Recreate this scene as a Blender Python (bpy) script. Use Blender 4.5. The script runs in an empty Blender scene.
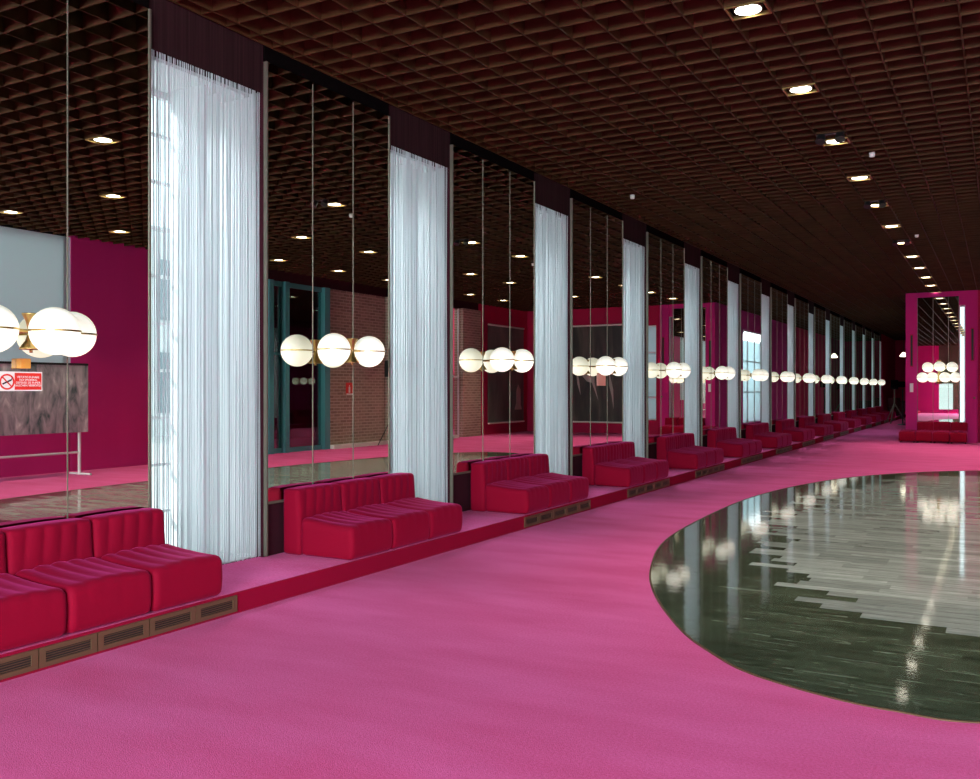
import bpy, bmesh, math, random
from mathutils import Vector, Matrix
random.seed(7)
S = bpy.context.scene
C = S.collection
PI = math.pi

# ------------------------------------------------------------------ materials
def new_mat(name):
    m = bpy.data.materials.new(name); m.use_nodes = True
    nt = m.node_tree; nt.nodes.clear()
    out = nt.nodes.new('ShaderNodeOutputMaterial')
    return m, nt, out

def pbr(name, col, rough=0.6, metal=0.0, spec=0.5, sheen=0.0, sheen_tint=(1, 1, 1), sheen_rough=0.4,
        emit=None, estr=0.0, noise=None, bump=None, coat=0.0):
    m, nt, out = new_mat(name)
    b = nt.nodes.new('ShaderNodeBsdfPrincipled')
    b.inputs['Base Color'].default_value = (*col, 1)
    b.inputs['Roughness'].default_value = rough
    b.inputs['Metallic'].default_value = metal
    b.inputs['Specular IOR Level'].default_value = spec
    b.inputs['Sheen Weight'].default_value = sheen
    b.inputs['Sheen Tint'].default_value = (*sheen_tint, 1)
    b.inputs['Sheen Roughness'].default_value = sheen_rough
    b.inputs['Coat Weight'].default_value = coat
    if emit:
        b.inputs['Emission Color'].default_value = (*emit, 1)
        b.inputs['Emission Strength'].default_value = estr
    nt.links.new(b.outputs[0], out.inputs[0])
    if noise or bump:
        tc = nt.nodes.new('ShaderNodeTexCoord')
    if noise:                       # (scale, amount, (sx,sy,sz))
        sc, amt, st = noise
        mp = nt.nodes.new('ShaderNodeMapping'); mp.inputs['Scale'].default_value = st
        nz = nt.nodes.new('ShaderNodeTexNoise'); nz.inputs['Scale'].default_value = sc
        nz.inputs['Detail'].default_value = 4
        rp = nt.nodes.new('ShaderNodeValToRGB')
        rp.color_ramp.elements[0].position = .3; rp.color_ramp.elements[1].position = .7
        rp.color_ramp.elements[0].color = (*[c * (1 - amt) for c in col], 1)
        rp.color_ramp.elements[1].color = (*[min(1, c * (1 + amt)) for c in col], 1)
        nt.links.new(tc.outputs['Object'], mp.inputs[0]); nt.links.new(mp.outputs[0], nz.inputs[0])
        nt.links.new(nz.outputs[0], rp.inputs[0]); nt.links.new(rp.outputs[0], b.inputs['Base Color'])
    if bump:                        # (scale, strength)
        n2 = nt.nodes.new('ShaderNodeTexNoise'); n2.inputs['Scale'].default_value = bump[0]
        bp = nt.nodes.new('ShaderNodeBump'); bp.inputs['Strength'].default_value = bump[1]
        bp.inputs['Distance'].default_value = .01
        nt.links.new(tc.outputs['Object'], n2.inputs[0]); nt.links.new(n2.outputs[0], bp.inputs['Height'])
        nt.links.new(bp.outputs[0], b.inputs['Normal'])
    return m

M = {}
M['velvet'] = pbr('crimson_velvet', (.27, .001, .021), .8, spec=.12, sheen=.38, sheen_tint=(1, .08, .38), sheen_rough=.35, bump=(30, .15))
M['velvet_side'] = pbr('magenta_velvet', (.43, .002, .07), .8, spec=.12, sheen=.3, sheen_tint=(1, .2, .7))
M['magenta'] = pbr('magenta_wall_cloth', (.56, .022, .20), .85, spec=.15, sheen=.1, sheen_tint=(1, .4, .7), noise=(1.2, .06, (1, 1, .1)))
M['red_wall'] = pbr('deep_red_wall_cloth', (.46, .015, .075), .85, spec=.15)
M['maroon'] = pbr('dark_maroon_paint', (.040, .008, .014), .9, spec=.1)
M['soffit'] = pbr('near_black_matte', (.004, .003, .003), .95, spec=0.0)
M['mirror'] = pbr('tinted_mirror_glass', (.80, .80, .72), 0.0, metal=1.0)
M['chrome'] = pbr('worn_chrome', (.16, .15, .11), .5, metal=.4)
M['brass'] = pbr('satin_brass', (.55, .38, .14), .32, metal=1.0)
M['bronze'] = pbr('bronze_vent_metal', (.17, .095, .05), .5, metal=.4)
M['unlit_header'] = pbr('dark_maroon_unlit_header', (.026, .011, .012), .95, spec=0.05, noise=(60, .35, (1, 1, .01)))  # dark of the unlit upper strings put into the colour
M['dark'] = pbr('dark_void', (.01, .008, .008), .6)
M['olive'] = pbr('dark_olive_panelling', (.07, .085, .035), .5)
M['figure'] = pbr('pale_printed_figure', (.45, .38, .34), .6)
M['black'] = pbr('black_plastic', (.012, .012, .013), .4)
M['louvre'] = pbr('brown_ceiling_louvre', (.060, .028, .010), .6, spec=.12, noise=(3.0, .25, (1, 1, 1)))
M['plenum'] = pbr('black_plenum', (.004, .003, .003), .9)
M['white'] = pbr('white_painted_frame', (.78, .80, .80), .6)
M['teal'] = pbr('teal_painted_metal', (.07, .30, .32), .4)
M['blackchair'] = pbr('dark_red_chair_fabric', (.08, .004, .01), .8)
M['signred'] = pbr('sign_red', (.75, .03, .02), .5)
M['signwhite'] = pbr('sign_white', (.85, .84, .78), .5)
M['signtext'] = pbr('sign_text', (.9, .8, .5), .5)
M['orange'] = pbr('amber_box', (.80, .38, .06), .45)
M['pink'] = pbr('pink_plate', (.80, .35, .28), .5)
M['facade'] = pbr('pale_stone_facade', (.72, .74, .74), .9)
M['facade_dark'] = pbr('facade_window_dark', (.22, .27, .30), .3)
M['ground'] = pbr('pale_paving', (.6, .6, .58), .9)

def glow(name, col, s):
    m, nt, out = new_mat(name)
    e = nt.nodes.new('ShaderNodeEmission'); e.inputs[0].default_value = (*col, 1); e.inputs[1].default_value = s
    nt.links.new(e.outputs[0], out.inputs[0]); return m
M['disc'] = glow('downlight_disc', (1, .93, .78), 9)
M['farlight'] = glow('small_lit_bulb', (1, .9, .7), 4)

def globe_mat():                    # opal glass, the lamp sits in the lower half
    m, nt, out = new_mat('opal_globe_glass')
    tc = nt.nodes.new('ShaderNodeTexCoord'); sp = nt.nodes.new('ShaderNodeSeparateXYZ')
    mr = nt.nodes.new('ShaderNodeMapRange')
    mr.inputs['From Min'].default_value = -.04; mr.inputs['From Max'].default_value = .15
    mr.inputs['To Min'].default_value = 1.05; mr.inputs['To Max'].default_value = .40
    b = nt.nodes.new('ShaderNodeBsdfPrincipled')
    b.inputs['Base Color'].default_value = (.8, .8, .72, 1); b.inputs['Roughness'].default_value = .25
    b.inputs['Emission Color'].default_value = (1, .96, .80, 1)
    nt.links.new(tc.outputs['Object'], sp.inputs[0]); nt.links.new(sp.outputs['Z'], mr.inputs['Value'])
    nt.links.new(mr.outputs[0], b.inputs['Emission Strength']); nt.links.new(b.outputs[0], out.inputs[0])
    return m
M['globe'] = globe_mat()

def string_mat():
    m, nt, out = new_mat('white_cotton_string')
    d = nt.nodes.new('ShaderNodeBsdfDiffuse'); d.inputs[0].default_value = (.78, .84, .84, 1)
    t = nt.nodes.new('ShaderNodeBsdfTranslucent'); t.inputs[0].default_value = (.82, .86, .88, 1)
    mx = nt.nodes.new('ShaderNodeMixShader'); mx.inputs[0].default_value = .62
    nt.links.new(d.outputs[0], mx.inputs[1]); nt.links.new(t.outputs[0], mx.inputs[2]); nt.links.new(mx.outputs[0], out.inputs[0])
    return m
M['string'] = string_mat()

def glass_mat(name, tint=(.93, .97, .97), refl=.07, rough=0.0):
    m, nt, out = new_mat(name)
    t = nt.nodes.new('ShaderNodeBsdfTransparent'); t.inputs[0].default_value = (*tint, 1)
    g = nt.nodes.new('ShaderNodeBsdfGlossy'); g.inputs['Roughness'].default_value = rough
    mx = nt.nodes.new('ShaderNodeMixShader'); mx.inputs[0].default_value = refl
    nt.links.new(t.outputs[0], mx.inputs[1]); nt.links.new(g.outputs[0], mx.inputs[2]); nt.links.new(mx.outputs[0], out.inputs[0])
    return m
M['glass'] = glass_mat('window_glass')
M['doorglass'] = glass_mat('door_glass', (.75, .85, .85), .14)

def blind_mat():
    m, nt, out = new_mat('pale_blue_roller_blind')
    d = nt.nodes.new('ShaderNodeBsdfDiffuse'); d.inputs[0].default_value = (.42, .48, .50, 1)
    t = nt.nodes.new('ShaderNodeBsdfTranslucent'); t.inputs[0].default_value = (.84, .93, .96, 1)
    mx = nt.nodes.new('ShaderNodeMixShader'); mx.inputs[0].default_value = .6
    nt.links.new(d.outputs[0], mx.inputs[1]); nt.links.new(t.outputs[0], mx.inputs[2]); nt.links.new(mx.outputs[0], out.inputs[0])
    return m
M['blind'] = blind_mat()
M['frosted'] = blind_mat(); M['frosted'].name = 'pale_window_screen'
for n_ in M['frosted'].node_tree.nodes:
    if n_.type == 'BSDF_TRANSLUCENT': n_.inputs[0].default_value = (.70, .84, .88, 1)

def carpet_mat():
    m, nt, out = new_mat('magenta_carpet')
    N = nt.nodes.new; L = nt.links.new
    tc = N('ShaderNodeTexCoord')
    n1 = N('ShaderNodeTexNoise'); n1.inputs['Scale'].default_value = 75; n1.inputs['Detail'].default_value = 5
    mp = N('ShaderNodeMapping'); mp.inputs['Scale'].default_value = (.55, 1.6, 1); mp.inputs['Rotation'].default_value = (0, 0, .15)
    n2 = N('ShaderNodeTexNoise'); n2.inputs['Scale'].default_value = 1.6; n2.inputs['Detail'].default_value = 6
    L(tc.outputs['Object'], n1.inputs[0]); L(tc.outputs['Object'], mp.inputs[0]); L(mp.outputs[0], n2.inputs[0])
    ad = N('ShaderNodeMath'); ad.operation = 'ADD'; L(n1.outputs[0], ad.inputs[0]); L(n2.outputs[0], ad.inputs[1])
    rp = N('ShaderNodeValToRGB'); e = rp.color_ramp.elements
    e[0].position = .32; e[0].color = (.68, .045, .18, 1); e[1].position = .68; e[1].color = (.86, .125, .38, 1)
    hf = N('ShaderNodeMath'); hf.operation = 'MULTIPLY'; hf.inputs[1].default_value = .5
    L(ad.outputs[0], hf.inputs[0]); L(hf.outputs[0], rp.inputs[0])
    b = N('ShaderNodeBsdfPrincipled'); b.inputs['Roughness'].default_value = .95
    b.inputs['Specular IOR Level'].default_value = .1
    b.inputs['Sheen Weight'].default_value = .13; b.inputs['Sheen Tint'].default_value = (1, .55, .95, 1)
    b.inputs['Sheen Roughness'].default_value = .5
    L(rp.outputs[0], b.inputs['Base Color'])
    bp = N('ShaderNodeBump'); bp.inputs['Strength'].default_value = .5; bp.inputs['Distance'].default_value = .01
    n3 = N('ShaderNodeTexNoise'); n3.inputs['Scale'].default_value = 160; L(tc.outputs['Object'], n3.inputs[0])
    L(n3.outputs[0], bp.inputs['Height']); L(bp.outputs[0], b.inputs['Normal'])
    L(b.outputs[0], out.inputs[0]); return m
M['carpet'] = carpet_mat()
M['riser'] = pbr('shaded_riser_carpet', (.30, .003, .030), .95, spec=.1, bump=(120, .4))  # carpet colour darkened for the shade on the platform front

def marble_mat():
    m, nt, out = new_mat('polished_green_marble_strips')
    N = nt.nodes.new; L = nt.links.new
    tc = N('ShaderNodeTexCoord'); sp = N('ShaderNodeSeparateXYZ'); L(tc.outputs['Object'], sp.inputs[0])
    def math_(op, a, b=None, v=None):
        n = N('ShaderNodeMath'); n.operation = op
        if isinstance(a, float): n.inputs[0].default_value = a
        else: L(a, n.inputs[0])
        if b is not None: L(b, n.inputs[1])
        elif v is not None: n.inputs[1].default_value = v
        return n.outputs[0]
    RW = .155
    row = math_('FLOOR', math_('DIVIDE', sp.outputs['Y'], v=RW))
    wn = N('ShaderNodeTexWhiteNoise'); wn.noise_dimensions = '1D'; L(row, wn.inputs['W'])
    xo = math_('ADD', sp.outputs['X'], math_('MULTIPLY', wn.outputs['Value'], v=1.1))
    col = math_('FLOOR', math_('DIVIDE', xo, v=.62))
    cb = N('ShaderNodeCombineXYZ'); L(row, cb.inputs[0]); L(col, cb.inputs[1])
    w2 = N('ShaderNodeTexWhiteNoise'); w2.noise_dimensions = '2D'; L(cb.outputs[0], w2.inputs['Vector'])
    # pale inner field of the inlay, its edge stepped along the strips
    cx = math_('MULTIPLY', math_('SUBTRACT', math_('MULTIPLY', col, v=.62), math_('MULTIPLY', wn.outputs['Value'], v=1.1)), v=1.0)
    dx = math_('DIVIDE', math_('SUBTRACT', cx, v=5.0), v=2.2)
    dy = math_('DIVIDE', math_('SUBTRACT', math_('MULTIPLY', row, v=RW), v=12.8), v=6.2)
    rr = math_('ADD', math_('MULTIPLY', dx, dx), math_('MULTIPLY', dy, dy))
    inner = math_('LESS_THAN', rr, v=1.0)
    # veins drawn out along the strips
    mp = N('ShaderNodeMapping'); mp.inputs['Scale'].default_value = (1.3, 9, 1)
    L(tc.outputs['Object'], mp.inputs[0])
    ad = N('ShaderNodeVectorMath'); ad.operation = 'ADD'; L(mp.outputs[0], ad.inputs[0])
    cb2 = N('ShaderNodeCombineXYZ'); L(math_('MULTIPLY', w2.outputs['Value'], v=40.0), cb2.inputs[2]); L(cb2.outputs[0], ad.inputs[1])
    nz = N('ShaderNodeTexNoise'); nz.inputs['Scale'].default_value = 2.2; nz.inputs['Detail'].default_value = 9; nz.inputs['Roughness'].default_value = .65
    nz.inputs['Distortion'].default_value = .6
    L(ad.outputs[0], nz.inputs[0])
    rp = N('ShaderNodeValToRGB'); e = rp.color_ramp.elements
    e[0].position = .35; e[0].color = (.034, .048, .027, 1); e[1].position = .80; e[1].color = (.42, .46, .40, 1)
    k = rp.color_ramp.elements.new(.60); k.color = (.11, .135, .085, 1)
    L(nz.outputs[0], rp.inputs[0])
    rp2 = N('ShaderNodeValToRGB'); e = rp2.color_ramp.elements
    e[0].position = .30; e[0].color = (.30, .33, .30, 1); e[1].position = .78; e[1].color = (.74, .77, .72, 1)
    k = rp2.color_ramp.elements.new(.55); k.color = (.44, .48, .43, 1)
    L(nz.outputs[0], rp2.inputs[0])
    mx = N('ShaderNodeMix'); mx.data_type = 'RGBA'; L(inner, mx.inputs['Factor'])
    L(rp.outputs[0], mx.inputs['A']); L(rp2.outputs[0], mx.inputs['B'])
    # tone of each strip
    mul = N('ShaderNodeMix'); mul.data_type = 'RGBA'; mul.blend_type = 'MULTIPLY'; mul.inputs['Factor'].default_value = 1
    tone = N('ShaderNodeMapRange'); tone.inputs['To Min'].default_value = .75; tone.inputs['To Max'].default_value = 1.2
    L(w2.outputs['Value'], tone.inputs['Value']); L(mx.outputs['Result'], mul.inputs['A']); L(tone.outputs[0], mul.inputs['B'])
    # joints
    fy = math_('FRACT', math_('DIVIDE', sp.outputs['Y'], v=RW)); jy = math_('LESS_THAN', fy, v=.03)
    jm = N('ShaderNodeMix'); jm.data_type = 'RGBA'; L(jy, jm.inputs['Factor']); L(mul.outputs['Result'], jm.inputs['A'])
    jm.inputs['B'].default_value = (.02, .02, .018, 1)
    b = N('ShaderNodeBsdfPrincipled'); L(jm.outputs['Result'], b.inputs['Base Color'])
    b.inputs['Roughness'].default_value = .06; b.inputs['Specular IOR Level'].default_value = .85
    bp = N('ShaderNodeBump'); bp.inputs['Strength'].default_value = .05; bp.inputs['Distance'].default_value = .01
    n3 = N('ShaderNodeTexNoise'); n3.inputs['Scale'].default_value = 7; n3.inputs['Detail'].default_value = 3
    L(tc.outputs['Object'], n3.inputs[0]); L(n3.outputs[0], bp.inputs['Height']); L(bp.outputs[0], b.inputs['Normal'])
    L(b.outputs[0], out.inputs[0]); return m
M['marble'] = marble_mat()

def brick_mat():
    m, nt, out = new_mat('brown_brick')
    N = nt.nodes.new; L = nt.links.new
    tc = N('ShaderNodeTexCoord'); sp = N('ShaderNodeSeparateXYZ'); L(tc.outputs['Object'], sp.inputs[0])
    ad = N('ShaderNodeMath'); ad.operation = 'ADD'; L(sp.outputs['X'], ad.inputs[0]); L(sp.outputs['Y'], ad.inputs[1])
    cb = N('ShaderNodeCombineXYZ'); L(ad.outputs[0], cb.inputs[0]); L(sp.outputs['Z'], cb.inputs[1])
    br = N('ShaderNodeTexBrick'); br.inputs['Scale'].default_value = 1
    br.inputs['Brick Width'].default_value = .27; br.inputs['Row Height'].default_value = .085
    br.inputs['Mortar Size'].default_value = .010
    br.inputs['Color1'].default_value = (.36, .27, .20, 1); br.inputs['Color2'].default_value = (.25, .18, .135, 1)
    br.inputs['Mortar'].default_value = (.50, .42, .36, 1)
    L(cb.outputs[0], br.inputs['Vector'])
    b = N('ShaderNodeBsdfPrincipled'); b.inputs['Roughness'].default_value = .9
    L(br.outputs['Color'], b.inputs['Base Color']); L(b.outputs[0], out.inputs[0]); return m
M['brick'] = brick_mat()

def print_mat(name, ramp, scale, stretch, rot=0.0):
    m, nt, out = new_mat(name)
    N = nt.nodes.new; L = nt.links.new
    tc = N('ShaderNodeTexCoord'); mp = N('ShaderNodeMapping'); mp.inputs['Scale'].default_value = stretch
    mp.inputs['Rotation'].default_value = (rot, 0, 0)
    nz = N('ShaderNodeTexNoise'); nz.inputs['Scale'].default_value = scale; nz.inputs['Detail'].default_value = 7
    nz.inputs['Distortion'].default_value = 1.2
    rp = N('ShaderNodeValToRGB'); e = rp.color_ramp.elements
    e[0].position, e[0].color = ramp[0][0], (*ramp[0][1], 1); e[1].position, e[1].color = ramp[-1][0], (*ramp[-1][1], 1)
    for p, c in ramp[1:-1]:
        k = e.new(p); k.color = (*c, 1)
    b = N('ShaderNodeBsdfPrincipled'); b.inputs['Roughness'].default_value = .45
    L(tc.outputs['Object'], mp.inputs[0]); L(mp.outputs[0], nz.inputs[0]); L(nz.outputs[0], rp.inputs[0])
    L(rp.outputs[0], b.inputs['Base Color']); L(b.outputs[0], out.inputs[0]); return m
M['photo'] = print_mat('grey_abstract_print', [(.3, (.05, .11, .11)), (.46, (.34, .33, .36)), (.60, (.52, .49, .52)), (.75, (.95, .95, .95))], 2.6, (1, 2.2, .8))
M['banner'] = print_mat('dark_green_banner_print', [(.35, (.07, .10, .08)), (.6, (.12, .16, .13)), (.9, (.25, .25, .2))], 1.1, (1, 1, .35))
M['banner2'] = print_mat('black_banner_print', [(.35, (.012, .010, .009)), (.6, (.05, .04, .03)), (.9, (.16, .13, .11))], 1.6, (1.6, 1.6, .25))

# ------------------------------------------------------------------ mesh helpers
def bx(bm, x0, x1, y0, y1, z0, z1, mi=0, bevel=0):
    v = [bm.verts.new(p) for p in ((x0, y0, z0), (x1, y0, z0), (x1, y1, z0), (x0, y1, z0), (x0, y0, z1), (x1, y0, z1), (x1, y1, z1), (x0, y1, z1))]
    fs = []
    for q in ((0, 3, 2, 1), (4, 5, 6, 7), (0, 1, 5, 4), (1, 2, 6, 5), (2, 3, 7, 6), (3, 0, 4, 7)):
        f = bm.faces.new([v[i] for i in q]); f.material_index = mi; fs.append(f)
    if bevel:
        es = list({e for f in fs for e in f.edges})
        bmesh.ops.bevel(bm, geom=es, offset=bevel, segments=2, affect='EDGES', profile=.6)

def tube(bm, a, b, r, seg=8, r2=None, caps=True):
    a = Vector(a); b = Vector(b); r2 = r if r2 is None else r2
    d = (b - a); L = d.length
    q = Vector((0, 0, 1)).rotation_difference(d).to_matrix().to_4x4()
    bmesh.ops.create_cone(bm, cap_ends=caps, segments=seg, radius1=r, radius2=r2, depth=L,
                          matrix=Matrix.Translation((a + b) / 2) @ q)

def lathe(bm, prof, seg=20, ox=0, oy=0, oz=0):
    rings = []
    for r, z in prof:
        rings.append([bm.verts.new((ox + r * math.cos(2 * PI * k / seg), oy + r * math.sin(2 * PI * k / seg), oz + z)) for k in range(seg)])
    for a, b in zip(rings, rings[1:]):
        for k in range(seg):
            bm.faces.new((a[k], a[(k + 1) % seg], b[(k + 1) % seg], b[k]))
    bm.faces.new(list(reversed(rings[0]))); bm.faces.new(rings[-1])

def obj(name, bm, mats, parent=None, smooth=False, loc=None):
    me = bpy.data.meshes.new(name)
    bmesh.ops.recalc_face_normals(bm, faces=bm.faces[:])
    bm.to_mesh(me); bm.free()
    for m in (mats if isinstance(mats, (list, tuple)) else [mats]):
        me.materials.append(m)
    if smooth:
        for p in me.polygons: p.use_smooth = True
    o = bpy.data.objects.new(name, me); C.objects.link(o)
    if parent: o.parent = parent
    if loc: o.location = loc
    return o

def box(name, dims, mat, parent=None, bevel=0):
    bm = bmesh.new(); bx(bm, *dims, bevel=bevel)
    return obj(name, bm, mat, parent)

def struct(o): o['kind'] = 'structure'; return o
def sbox(name, dims, mat): return struct(box(name, dims, mat))

def tag(o, label, cat, group=None):
    o['label'] = label; o['category'] = cat
    if group: o['group'] = group
    return o

def thing(name, label, cat, loc=(0, 0, 0), rz=0, group=None):
    o = bpy.data.objects.new(name, None); C.objects.link(o)
    o.empty_display_size = .1
    o.location = loc; o.rotation_euler = (0, 0, rz)
    return tag(o, label, cat, group)

KIDS = {}
def kids(o):
    return [c for c in C.objects if c.parent == o]
def dup(root, loc, label, rz=None, deep=True):
    r = root.copy(); C.objects.link(r); r.location = loc; r['label'] = label
    if rz is not None: r.rotation_euler = (0, 0, rz)
    if deep:
        if root.name not in KIDS: KIDS[root.name] = [(c, kids(c)) for c in kids(root)]
        for ch, gs in KIDS[root.name]:
            c = ch.copy(); C.objects.link(c); c.parent = r
            for g in gs:
                d = g.copy(); C.objects.link(d); d.parent = c
    return r

ORD = ['nearest', 'second', 'third', 'fourth', 'fifth', 'sixth', 'seventh', 'eighth', 'ninth', 'tenth', 'eleventh',
       'twelfth', 'thirteenth', 'fourteenth', 'fifteenth', 'sixteenth', 'seventeenth', 'eighteenth', 'nineteenth',
       'twentieth', 'twenty-first', 'twenty-second', 'twenty-third', 'twenty-fourth', 'twenty-fifth']

# ------------------------------------------------------------------ layout (metres; wall of mirrors is x = 0, y runs down the foyer)
H = 4.57                 # ceiling
PL = .152                # platform height
EDGE = .76               # platform front
XR = 10.3                # far right wall
NC = 15
CY = [4.707, 7.80, 11.17, 14.49, 17.90, 21.21, 24.62, 28.02, 31.42, 34.80, 38.18, 41.56, 44.94, 48.32, 51.70]
CW = 1.225
CY = [CY[0] - .035] + [c - .075 for c in CY[1:]]
YEND = 60.0
YB = -7.0

# floor -----------------------------------------------------------
bm = bmesh.new(); bx(bm, EDGE - .01, XR + 6, YB, 31.6, -.2, 0); bx(bm, EDGE - .01, 3.3, 31.6, YEND, -.2, 0)
struct(obj('floor', bm, M['carpet']))
bm = bmesh.new(); bx(bm, -.08, EDGE - .006, YB, YEND, -.2, PL)
struct(obj('floor', bm, M['carpet']))
sbox('baseboard_left', (EDGE - .006, EDGE, YB, YEND, -.1, PL - .001), M['riser'])  # thin front face, its shade carried by the darker carpet colour

pts = [(5.46, 4.96), (5.07, 4.92), (4.73, 4.98), (4.3, 5.17), (4.03, 5.42), (3.66, 5.9), (3.15, 6.85), (2.77, 7.87), (2.42, 9.35), (2.29, 11.32),
       (2.31, 13.74), (2.67, 16.04), (3.27, 17.9), (4.27, 19.5), (5.27, 20.30), (6.2, 20.0), (6.9, 18.6), (7.35, 16.0), (7.5, 13.0), (7.35, 9.8), (6.95, 7.2), (6.3, 5.5)]
def catmull(P, n=10):
    out = []; N = len(P)
    for i in range(N):
        p0, p1, p2, p3 = (Vector(P[(i + k) % N]) for k in (-1, 0, 1, 2))
        for j in range(n):
            t = j / n
            out.append(.5 * ((2 * p1) + (p2 - p0) * t + (2 * p0 - 5 * p1 + 4 * p2 - p3) * t * t + (3 * p1 - p0 - 3 * p2 + p3) * t ** 3))
    return out
ring = catmull(pts)
bm = bmesh.new()
lo = [bm.verts.new((p.x, p.y, -.01)) for p in ring]; hi = [bm.verts.new((p.x, p.y, .004)) for p in ring]
bm.faces.new(hi); bm.faces.new(list(reversed(lo)))
for k in range(len(ring)): bm.faces.new((lo[k], lo[(k + 1) % len(ring)], hi[(k + 1) % len(ring)], hi[k]))
struct(obj('floor', bm, M['marble']))
bm = bmesh.new(); n = len(ring); R3 = []
for k in range(n):
    d = (ring[(k + 1) % n] - ring[k - 1]).normalized(); nn = Vector((d.y, -d.x))
    a = ring[k] - nn * .001; b = ring[k] + nn * .014
    R3.append([bm.verts.new((a.x, a.y, .001)), bm.verts.new((a.x, a.y, .007)), bm.verts.new((b.x, b.y, .007)), bm.verts.new((b.x, b.y, .001))])
for k in range(n):
    for j in range(4):
        bm.faces.new((R3[k][j], R3[k][(j + 1) % 4], R3[(k + 1) % n][(j + 1) % 4], R3[(k + 1) % n][j]))
struct(obj('trim_1', bm, M['bronze']))

# ceiling: egg-crate louvre with a black void above --------------------
bm = bmesh.new()
GX, GY, TH, DP = .32, .27, .012, .24
x = .05
k = 0
xs = [.12 + .32 * i for i in range(0, 32)]
bx(bm, -.012, .0, YB, YEND, H - .004, H + DP)
for x in xs: bx(bm, x - TH / 2, x + TH / 2, YB, YEND if x < 3 else 31.0, H, H + DP)
ys = [YB + .005 + .27 * i for i in range(0, 249)]
y_off = (7.065 - ys[0]) % .27
for y in ys:
    y += y_off
    if y < YEND: bx(bm, -.005, XR if y < 31 else 2.96, y - TH / 2, y + TH / 2, H + .001, H + DP - .001)
bx(bm, -.9, XR + .1, YB, 31.6, H + .45, H + .5, 1); bx(bm, -.9, 3.3, 31.6, YEND, H + .45, H + .5, 1)
struct(obj('ceiling', bm, [M['louvre'], M['plenum']]))

# left wall: piers between the windows, header over them -------------------
bm = bmesh.new()
edges = [YB] + [v for c in CY for v in (c, c + CW)] + [YEND]
for i in range(0, len(edges), 2):
    y0, y1 = edges[i], edges[i + 1]
    bx(bm, -.85, -.035, y0, y1, -.2, H + .45, 0)
for c in CY:
    bx(bm, -.85, -.16, c, c + CW, 4.17, H + .45, 0)
    bx(bm, -.85, -.08, c, c + CW, -.2, PL, 0)
struct(obj('wall_left', bm, M['maroon']))
# white reveals inside each niche
bmw = bmesh.new()
for c in CY:
    bx(bmw, -.84, -.10, c + .001, c + .02, PL, 4.168)
    bx(bmw, -.84, -.10, c + CW - .02, c + CW - .001, PL, 4.168)
    bx(bmw, -.84, -.17, c + .02, c + CW - .02, 4.14, 4.168)
    bx(bmw, -.84, -.10, c + .02, c + CW - .02, PL - .001, PL + .01)
struct(obj('trim_2', bmw, M['white']))
# near-black strip over the mirrors, the unlit recess put into its colour
bm = bmesh.new()
for i in range(NC):
    y0 = CY[i - 1] + CW if i else YB
    bx(bm, -.034, -.012, y0, CY[i], 4.43, H + .12)
struct(obj('trim_3', bm, M['soffit']))

# windows with bars in every niche
def window(i, c):
    bm = bmesh.new(); y0, y1, z0, z1, xx = c + .02, c + CW - .02, PL + .01, 4.14, -.74
    bx(bm, xx - .03, xx + .03, y0, y0 + .05, z0, z1); bx(bm, xx - .03, xx + .03, y1 - .05, y1, z0, z1)
    bx(bm, xx - .03, xx + .03, y0, y1, z0, z0 + .06); bx(bm, xx - .03, xx + .03, y0, y1, z1 - .06, z1)
    for k in range(1, 10): bx(bm, xx - .018, xx + .018, y0, y1, z0 + k * .4 - .013, z0 + k * .4 + .013)
    bx(bm, xx - .02, xx + .02, c + .57, c + .61, z0, z1)
    # slim upright fins standing inside the glass
    for off, xa, xb in ((.10, -.62, -.22), (.77, -.66, -.26), (.99, -.52, -.34)):
        bx(bm, xa, xb, c + off, c + off + .03, z0, z1)
    w = struct(obj('window_%d' % i, bm, M['white']))
    bm = bmesh.new(); bx(bm, xx - .003, xx + .003, y0, y1, z0, z1)
    obj('pane', bm, M['glass'], w)
for i, c in enumerate(CY): window(i + 1, c)

# ------------------------------------------------------------------ string curtains
def curtain_strings(seed):
    rnd = random.Random(seed); bm = bmesh.new(); n = 104
    prev = 0
    for k in range(n):
        y = .012 + (CW - .024) * (k + rnd.uniform(-.35, .35)) / (n - 1)
        x = rnd.choice((-.008, .0, .008)) + rnd.uniform(-.003, .003)
        r = rnd.choice((.0026, .0034, .0046))
        zb = rnd.uniform(.004, .02)
        drift = rnd.uniform(-.008, .008); ph = rnd.uniform(0, 6)
        rings = []
        zs = [zb, .35, 1.0, 1.8, 2.7, 3.5, H - PL + .08]
        for z in zs:
            yy = y + drift * (1 - z / 4.4) + .004 * math.sin(ph + z * 1.3)
            xx = x + .004 * math.cos(ph + z)
            rings.append([bm.verts.new((xx + r * math.cos(a), yy + r * math.sin(a), z)) for a in (0, 2.094, 4.189)])
        for a, b in zip(rings, rings[1:]):
            for j in range(3): bm.faces.new((a[j], a[(j + 1) % 3], b[(j + 1) % 3], b[j]))
    return bm
cur = None
for i, c in enumerate(CY):
    lab = '%s white string curtain counting from the camera, hanging over its window' % ORD[i] if i else \
        'nearest white string curtain, widest in view, right of the mirror with the red sign'
    if i in (0, 3, 7):
        cur = thing('string_curtain', lab, 'curtain', (-.06, c, PL), group='white string curtains along the mirrored wall')
        o = obj('strings', curtain_strings(i + 1), M['string'], cur, smooth=True); o['kind'] = 'stuff'
        b2 = bmesh.new(); bx(b2, .014, .022, .001, CW - .001, 4.16 - PL, H - PL + .12)  # added sheet standing in for the unlit strings above the window head
        obj('unlit_header', b2, M['unlit_header'], cur)
    else:
        dup(cur, (-.06, c, PL), lab)

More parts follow.
